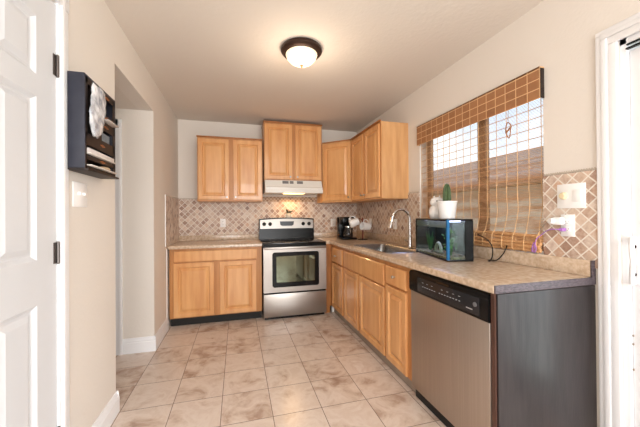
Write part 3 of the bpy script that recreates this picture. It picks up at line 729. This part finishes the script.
for i in range(46):
    a = rnd.uniform(0, 2*PI); h = rnd.uniform(.03, .19); r = rnd.uniform(.01, .045)
    c_ = Vector((r*math.cos(a), r*math.sin(a)*1.3, h)); d_ = Vector((rnd.uniform(-1, 1), rnd.uniform(-1, 1), rnd.uniform(-.3, .8))).normalized()
    s_ = d_.cross(Vector((0, 0, 1))).normalized(); Ls = rnd.uniform(.018, .034); ws = Ls*.42
    q = [c_, c_+d_*Ls*.45+s_*ws, c_+d_*Ls, c_+d_*Ls*.45-s_*ws]; mid = c_+d_*Ls*.5+Vector((0, 0, .004))
    vs = [b.bm.verts.new(p) for p in q]; vm = b.bm.verts.new(mid)
    for k in range(4): b.bm.faces.new((vs[k], vs[(k+1) % 4], vm))
for i in range(9):
    a = i*.7; st_.tube([(.008*math.cos(a), .008*math.sin(a), 0), (.02*math.cos(a), .024*math.sin(a), .08), (.03*math.cos(a), .036*math.sin(a), .15+.004*i)], .0016, 5)
b.out('leaves', mat('water_plant_leaf', rgb(96, 158, 60), .5, col2=rgb(56, 116, 40), vscale=20), pl_, smooth=False)
st_.out('stems', mat('water_plant_stem', rgb(70, 110, 48), .6), pl_)
p2 = thing('aquarium_plant', tankpt(.075, .46, .030), 'dark green water plant at the far end of the fish tank', 'plant', rz=ang)
b = B()
for i in range(16):
    a = i*2.4; r = .006+.002*(i % 4); h = .10+.06*rnd.random()
    b.tube([(r*math.cos(a), r*math.sin(a), 0), (2.4*r*math.cos(a), 3*r*math.sin(a), h*.6), (3.2*r*math.cos(a), 5*r*math.sin(a), h)], [.003, .0035, .0008], 5)
b.out('leaves', mat('dark_water_plant', rgb(44, 92, 48), .5), p2)
orn = thing('tank_ornament', tankpt(.06, .27, .030), 'pale stone arch ornament on the gravel in the fish tank', 'ornament', rz=ang)
b = B(); P = [(0, .045*math.cos(a), .012+.062*math.sin(a)) for a in [PI*k/12 for k in range(13)]]
b.tube(P, [.013, .012, .013, .011, .012, .010, .012, .011, .012, .010, .013, .012, .014], 9)
b.out('arch', mat('pale_stone', rgb(188, 186, 176), .7, var=.3, vscale=40), orn)
B().box(-.02, .02, -.06, .06, -.001, .012, .005).out('base', mat('pale_stone_base', rgb(150, 146, 136), .8), orn)

def at_lid(x, y): v = tankpt(x, y, ah+.0005); return (v.x, v.y, v.z)
pc = thing('potted_cactus', at_lid(.100, .205), 'green columnar cactus in a plain white pot on the fish tank', 'potted plant')
b = B().lathe([(0, 0), (.052, 0), (.057, .004), (.070, .122), (.0735, .124), (.0735, .132), (.068, .132), (.066, .118), (0, .118)], n=36)
b.out('pot', m_ceramic, pc)
B().lathe([(.064, 0), (.0, .004)], (0, 0, .1185), 24).out('soil', mat('potting_soil', rgb(84, 62, 46), .95, var=.4, vscale=60), pc)
b = B(); t = bmesh.new(); NR = 11; rs = []
for j in range(15):
    f = j/14; z = .118+f*.150; r = .027*(1-.10*f) if f < .4 else .0245*math.sqrt(max(0, 1-((f-.4)/.6)**2.2))*(1 if f < .99 else .05)+.001
    rs.append([t.verts.new(((r*(1+.16*(1 if k % 2 else -1)))*math.cos(PI*k/NR), (r*(1+.16*(1 if k % 2 else -1)))*math.sin(PI*k/NR), z)) for k in range(2*NR)])
for a, b_ in zip(rs, rs[1:]):
    for k in range(2*NR): t.faces.new((a[k], a[(k+1) % (2*NR)], b_[(k+1) % (2*NR)], b_[k]))
t.faces.new(rs[-1]); b.merge(t)
b.out('cactus', mat('cactus_green', rgb(84, 104, 66), .6, col2=rgb(58, 76, 50), vscale=30), pc)
fg = thing('figurine', at_lid(.090, .358), 'white ceramic owl-like figurine of two stacked rounds on the fish tank', 'figurine'); fg.scale = (1.08,)*3
B().lathe([(0, 0), (.045, 0), (.052, .008), (.059, .04), (.057, .065), (.047, .088), (.040, .094), (0, .094)], n=28).out('body', m_ceramic, fg)
B().lathe([(0, .092), (.034, .092), (.049, .112), (.050, .128), (.040, .148), (.022, .158), (0, .162)], n=28).cyl((.0, -.026, .146), (0, -.034, .170), .012, .003, 10).cyl((.0, .026, .146), (0, .034, .170), .012, .003, 10).out('head', m_ceramic, fg)
m_dot = mat('black_dot', rgb(40, 40, 42), .4)
for s_ in (-1, 1): B().lathe([(.006, 0), (.004, .004), (0, .004)], (-.040, -.028+.018*s_-.01, .128), 10, Matrix.Rotation(-PI*.5, 4, 'Y')).out('eye', m_dot, fg)
cord = tag(B().tube(smooth_path([(1.600, 1.700, 1.10), (1.63, 1.655, 1.07), (1.66, 1.64, 1.02), (1.665, 1.645, .955), (1.66, 1.66, .921), (1.69, 1.70, .919), (1.72, 1.66, .925), (1.738, 1.62, .98), (1.742, 1.60, 1.03)]), .0035, 8).out('power_cord', m_black), 'black power cord looping beside the fish tank', 'cable')

# ------------------------------------------------------------------ coffee maker and mugs
cm = thing('coffee_maker', (1.425, 3.80, .9145), 'black drip coffee maker with glass jug in the back corner', 'coffee maker')
B().box(-.10, .10, -.12, .12, 0, .028, .006).box(-.10, .10, .03, .12, .026, .30, .008).out('body', m_black, cm)
B().box(-.10, .10, -.11, .12, .205, .298, .010).out('brew_head', m_black, cm)
B().box(-.012, .052, -.114, -.108, .220, .285, .002).out('control_plate', m_nickel, cm)
B().lathe([(0, .029), (.055, .029), (.066, .05), (.064, .10), (.045, .150), (.046, .165), (.043, .165), (.042, .148), (.061, .10), (.063, .05), (.052, .032), (0, .032)], (0, -.045, 0), 28).out('carafe', mat('smoked_glass', rgb(90, 84, 80), .03, trans=.7), cm)
B().lathe([(0, .034), (.05, .034), (.060, .05), (.058, .085), (0, .085)], (0, -.045, 0), 24).out('coffee', mat('coffee_brown', rgb(30, 16, 10), .2), cm)
B().lathe([(.047, .163), (.047, .178), (.02, .186), (0, .186)], (0, -.045, 0), 24).tube([(.0, -.095, .165), (.0, -.135, .158), (.0, -.138, .10), (.0, -.105, .07)], .008, 8).out('carafe_handle', m_chrome, cm)
mt = thing('mug_tree', (1.595, 3.66, .9145), 'dark mug stand with a red-brown post beside the coffee maker', 'mug stand')
m_redw = mat('red_brown_wood', rgb(120, 52, 40), .5, var=.2)
B().lathe([(0, 0), (.065, 0), (.065, .008), (.03, .014), (0, .014)], n=28).out('base', m_black, mt)
B().cyl((0, 0, .012), (0, 0, .29), .011, .009, 12).out('post', m_redw, mt)
B().cyl((0, 0, .255), (-.075, -.045, .285), .005, n=8).out('peg', m_redw, mt)
B().cyl((0, 0, .185), (.075, -.05, .215), .005, n=8).out('peg', m_redw, mt)
def mug(loc, rot, label):
    t = thing('coffee_mug', loc, label, 'mug', group='white mugs on the stand'); t.rotation_euler = rot; t.scale = (1.28, 1.28, 1.28)
    B().lathe([(0, 0), (.030, 0), (.037, .006), (.041, .088), (.0395, .092), (.037, .088), (.033, .01), (0, .008)], n=28).out('cup', m_ceramic, t)
    B().tube([(.038, 0, .072), (.058, 0, .074), (.068, 0, .05), (.060, 0, .026), (.037, 0, .02)], .0055, 8).out('handle', m_ceramic, t)
    return t
mug((1.500, 3.575, 1.165), (0, math.radians(-112), math.radians(-12)), 'white mug tilted highest on the stand beside the coffee maker')
mug((1.645, 3.555, 1.088), (0, math.radians(-85), math.radians(8)), 'white mug hanging lowest on the stand beside the coffee maker')

# ornament on the range backguard
og = thing('sugar_pot', (.700, 4.222, 1.2085), 'small clear glass pot with a dark bird-shaped lid on the range backguard', 'pot')
B().lathe([(0, 0), (.034, 0), (.038, .01), (.038, .05), (.030, .06), (.030, .066), (.0, .066)], n=24).out('pot', mat('frosted_pot', rgb(226, 220, 208), .2, var=.1), og)
for q in (-1, 1): B().tube([(q*.036, 0, .012), (q*.052, 0, .03), (q*.04, 0, .05)], .005, 8).out('handle', m_ceramic, og)
b = B().lathe([(.034, .064), (.034, .072), (0, .078)], n=20)
b.tube([(-.028, 0, .10), (-.024, 0, .118), (-.02, 0, .10), (-.012, 0, .082), (.012, 0, .080), (.036, 0, .086), (.062, 0, .096)], [.008, .013, .013, .017, .018, .012, .004], 9)
b.out('lid', mat('dark_olive', rgb(44, 42, 24), .5), og)

# ------------------------------------------------------------------ letter rack on the left wall
RY, RZ = 1.600, 1.468
lr = thing('letter_rack', (XL+.0005, RY, RZ), 'dark blue and brown wall letter rack with slots beside the white door', 'letter rack')
w_, h_, d_ = .357, .437, .078      # local: x out of the wall, y along it
B().box(0, d_, 0, .012, 0, h_, .001).box(0, d_, w_-.012, w_, 0, h_, .001).box(0, d_, .012, w_-.012, h_-.012, h_, .001).out('side_panels', m_navy, lr, label='dark navy painted sides')
B().box(0, .006, .012, w_-.012, 0, h_-.012).box(.006, d_-.006, .012, w_-.012, 0, .010).box(.006, d_-.006, .012, w_-.012, .064, .070).box(.006, d_-.006, .012, w_-.012, .155, .162).box(.006, d_-.006, .012, w_-.012, .268, .274).box(.006, d_-.006, .100, .106, .162, h_-.012).out('shelves', m_slot, lr)
f_ = B()
f_.box(d_-.006, d_, .012, w_-.012, .0, .014).box(d_-.006, d_, .012, w_-.012, .046, .066).box(d_-.006, d_, .012, w_-.012, .112, .168).box(d_-.006, d_, .09, w_-.012, .228, .272).box(d_-.006, d_, .09, w_-.012, .282, .312)
f_.box(d_-.006, d_, .012, .030, .16, h_-.012).box(d_-.006, d_, .095, .180, .165, h_-.012).box(d_-.006, d_, w_-.03, w_-.012, 0, h_-.012).box(d_-.006, d_, .012, w_-.012, h_-.038, h_-.012).box(d_-.006, d_, .012, .02, 0, .17)
f_.out('front_board', m_slot, lr)
b = B()
for y, z in ((.245, h_-.030), (.245, .296), (.235, .248), (.19, .140), (.19, .056)):
    B().box(d_, d_+.0012, y-.026, y+.026, z-.003, z+.003).box(d_, d_+.0012, y-.012, y+.012, z-.006, z+.006).out('painted_scroll', m_copper, lr, label='small copper painted scroll')
B().box(.0, d_+.014, .0, w_+.012, -.010, -.0005, .002).out('bottom_ledge', m_slot, lr)
# what the rack holds
def lpt(x, y, z): return Vector((XL+.0005+x, RY+y, RZ+z))
bag = B(); t = bmesh.new(); rs = []
for j in range(15):
    f = j/14; z = .405-.245*f; wv = .068+.012*math.sin(f*4); cy0 = .104-.034*f*f+.004*math.sin(f*7)
    wv = wv*(1-.75*max(0, (f-.8)/.2)**2)
    ring = []
    for k in range(16):
        a = 2*PI*k/16; rr_ = 1+.20*math.sin(k*2.3+j*1.1)+.08*math.sin(k*5.1+j*2.3)
        ring.append(t.verts.new((d_+.016+.011*math.cos(a)*rr_, cy0+wv*math.sin(a)*(1+.08*math.sin(j*2+k)), z+.006*math.sin(k*3+j))))
    rs.append(ring)
for a, b_ in zip(rs, rs[1:]):
    for k in range(16): t.faces.new((a[k], a[(k+1) % 16], b_[(k+1) % 16], b_[k]))
t.faces.new(rs[0][::-1]); t.faces.new(rs[-1]); bag.merge(t)
m_bag = mat('crinkled_clear_plastic', rgb(232, 234, 238), .12, col2=rgb(160, 166, 178), vscale=22, bump=1, bscale=30, coat=.6)
o = tag(bag.out('plastic_bag', m_bag, ang=60), 'crinkled clear plastic bag hanging on the front of the letter rack', 'bag'); o.location = lpt(0, 0, 0)
def pad(x0, x1, y0, y1, z0, z1, tilt, name, label, m=m_paper, cat='paper'):
    o = tag(B().box(x0-(x0+x1)/2, (x1-x0)/2, -(y1-y0)/2, (y1-y0)/2, 0, z1-z0, .002).out(name, m), label, cat)
    o.location = lpt((x0+x1)/2, (y0+y1)/2, z0); o.rotation_euler = (tilt, 0, 0); return o
pad(.012, .092, .0225, .3255, .0705, .078, 0, 'envelope', 'white envelope lying in the second slot from the bottom of the rack')
pad(.014, .086, .025, .318, .0785, .098, 0, 'folded_letter', 'pale folded letter on top of the envelope in the letter rack', mat('pale_paper', rgb(214, 204, 200), .7))
pad(.012, .098, .0225, .3255, .0145, .020, 0, 'envelope', 'white envelope sticking out of the bottom slot of the letter rack')
o = tag(B().lathe([(0, 0), (.034, .0), (.040, .008), (.034, .018), (.016, .023), (0, .024)], n=20).out('coin_purse', mat('tan_cloth', rgb(206, 176, 142), .8, var=.2, vscale=30)), 'rounded tan pouch in the bottom slot of the letter rack', 'pouch'); o.location = lpt(.048, .255, .0205)
pad(.012, .066, .19, .31, .1625, .218, 0, 'card_packet', 'grey blue packet in the middle slot of the letter rack', mat('grey_blue_packet', rgb(128, 140, 150), .5, var=.3, vscale=40), 'packet')
pad(.012, .108, .185, .322, .2745, .2815, 0, 'receipt_stack', 'pale papers lying on the upper shelf of the letter rack', mat('receipt_paper', rgb(200, 190, 182), .7, var=.1, vscale=40))

# ------------------------------------------------------------------ outside
struct(B().box(XR+.2, 40, -20, 30, -.15, -.05).out('floor_outside', m_grass, smooth=False))
struct(B().box(-25, XR+.2, -30, YR-.2, -.15, -.05).out('floor_outside', m_grass, smooth=False))
hs = thing('neighbour_house', (6.5, 4, 0), 'pale stucco house with brown shingle roof outside the kitchen window', 'house')
B().box(0, 6, -6, 13, -.06, 2.05).out('wall', m_stucco, hs, smooth=False)
B().prism([(-.5, 2.0), (3, 3.4), (6.5, 2.0), (6.5, 1.92), (-.5, 1.9)], 1, -6.5, 13.5).out('roof', m_roof, hs, smooth=False)
hd_ = tag(B().box(-6, 8, -8.2, -7.2, -.06, 1.9, .1).out('hedge', m_hedge), 'clipped green hedge across the lawn behind the rear window', 'hedge')
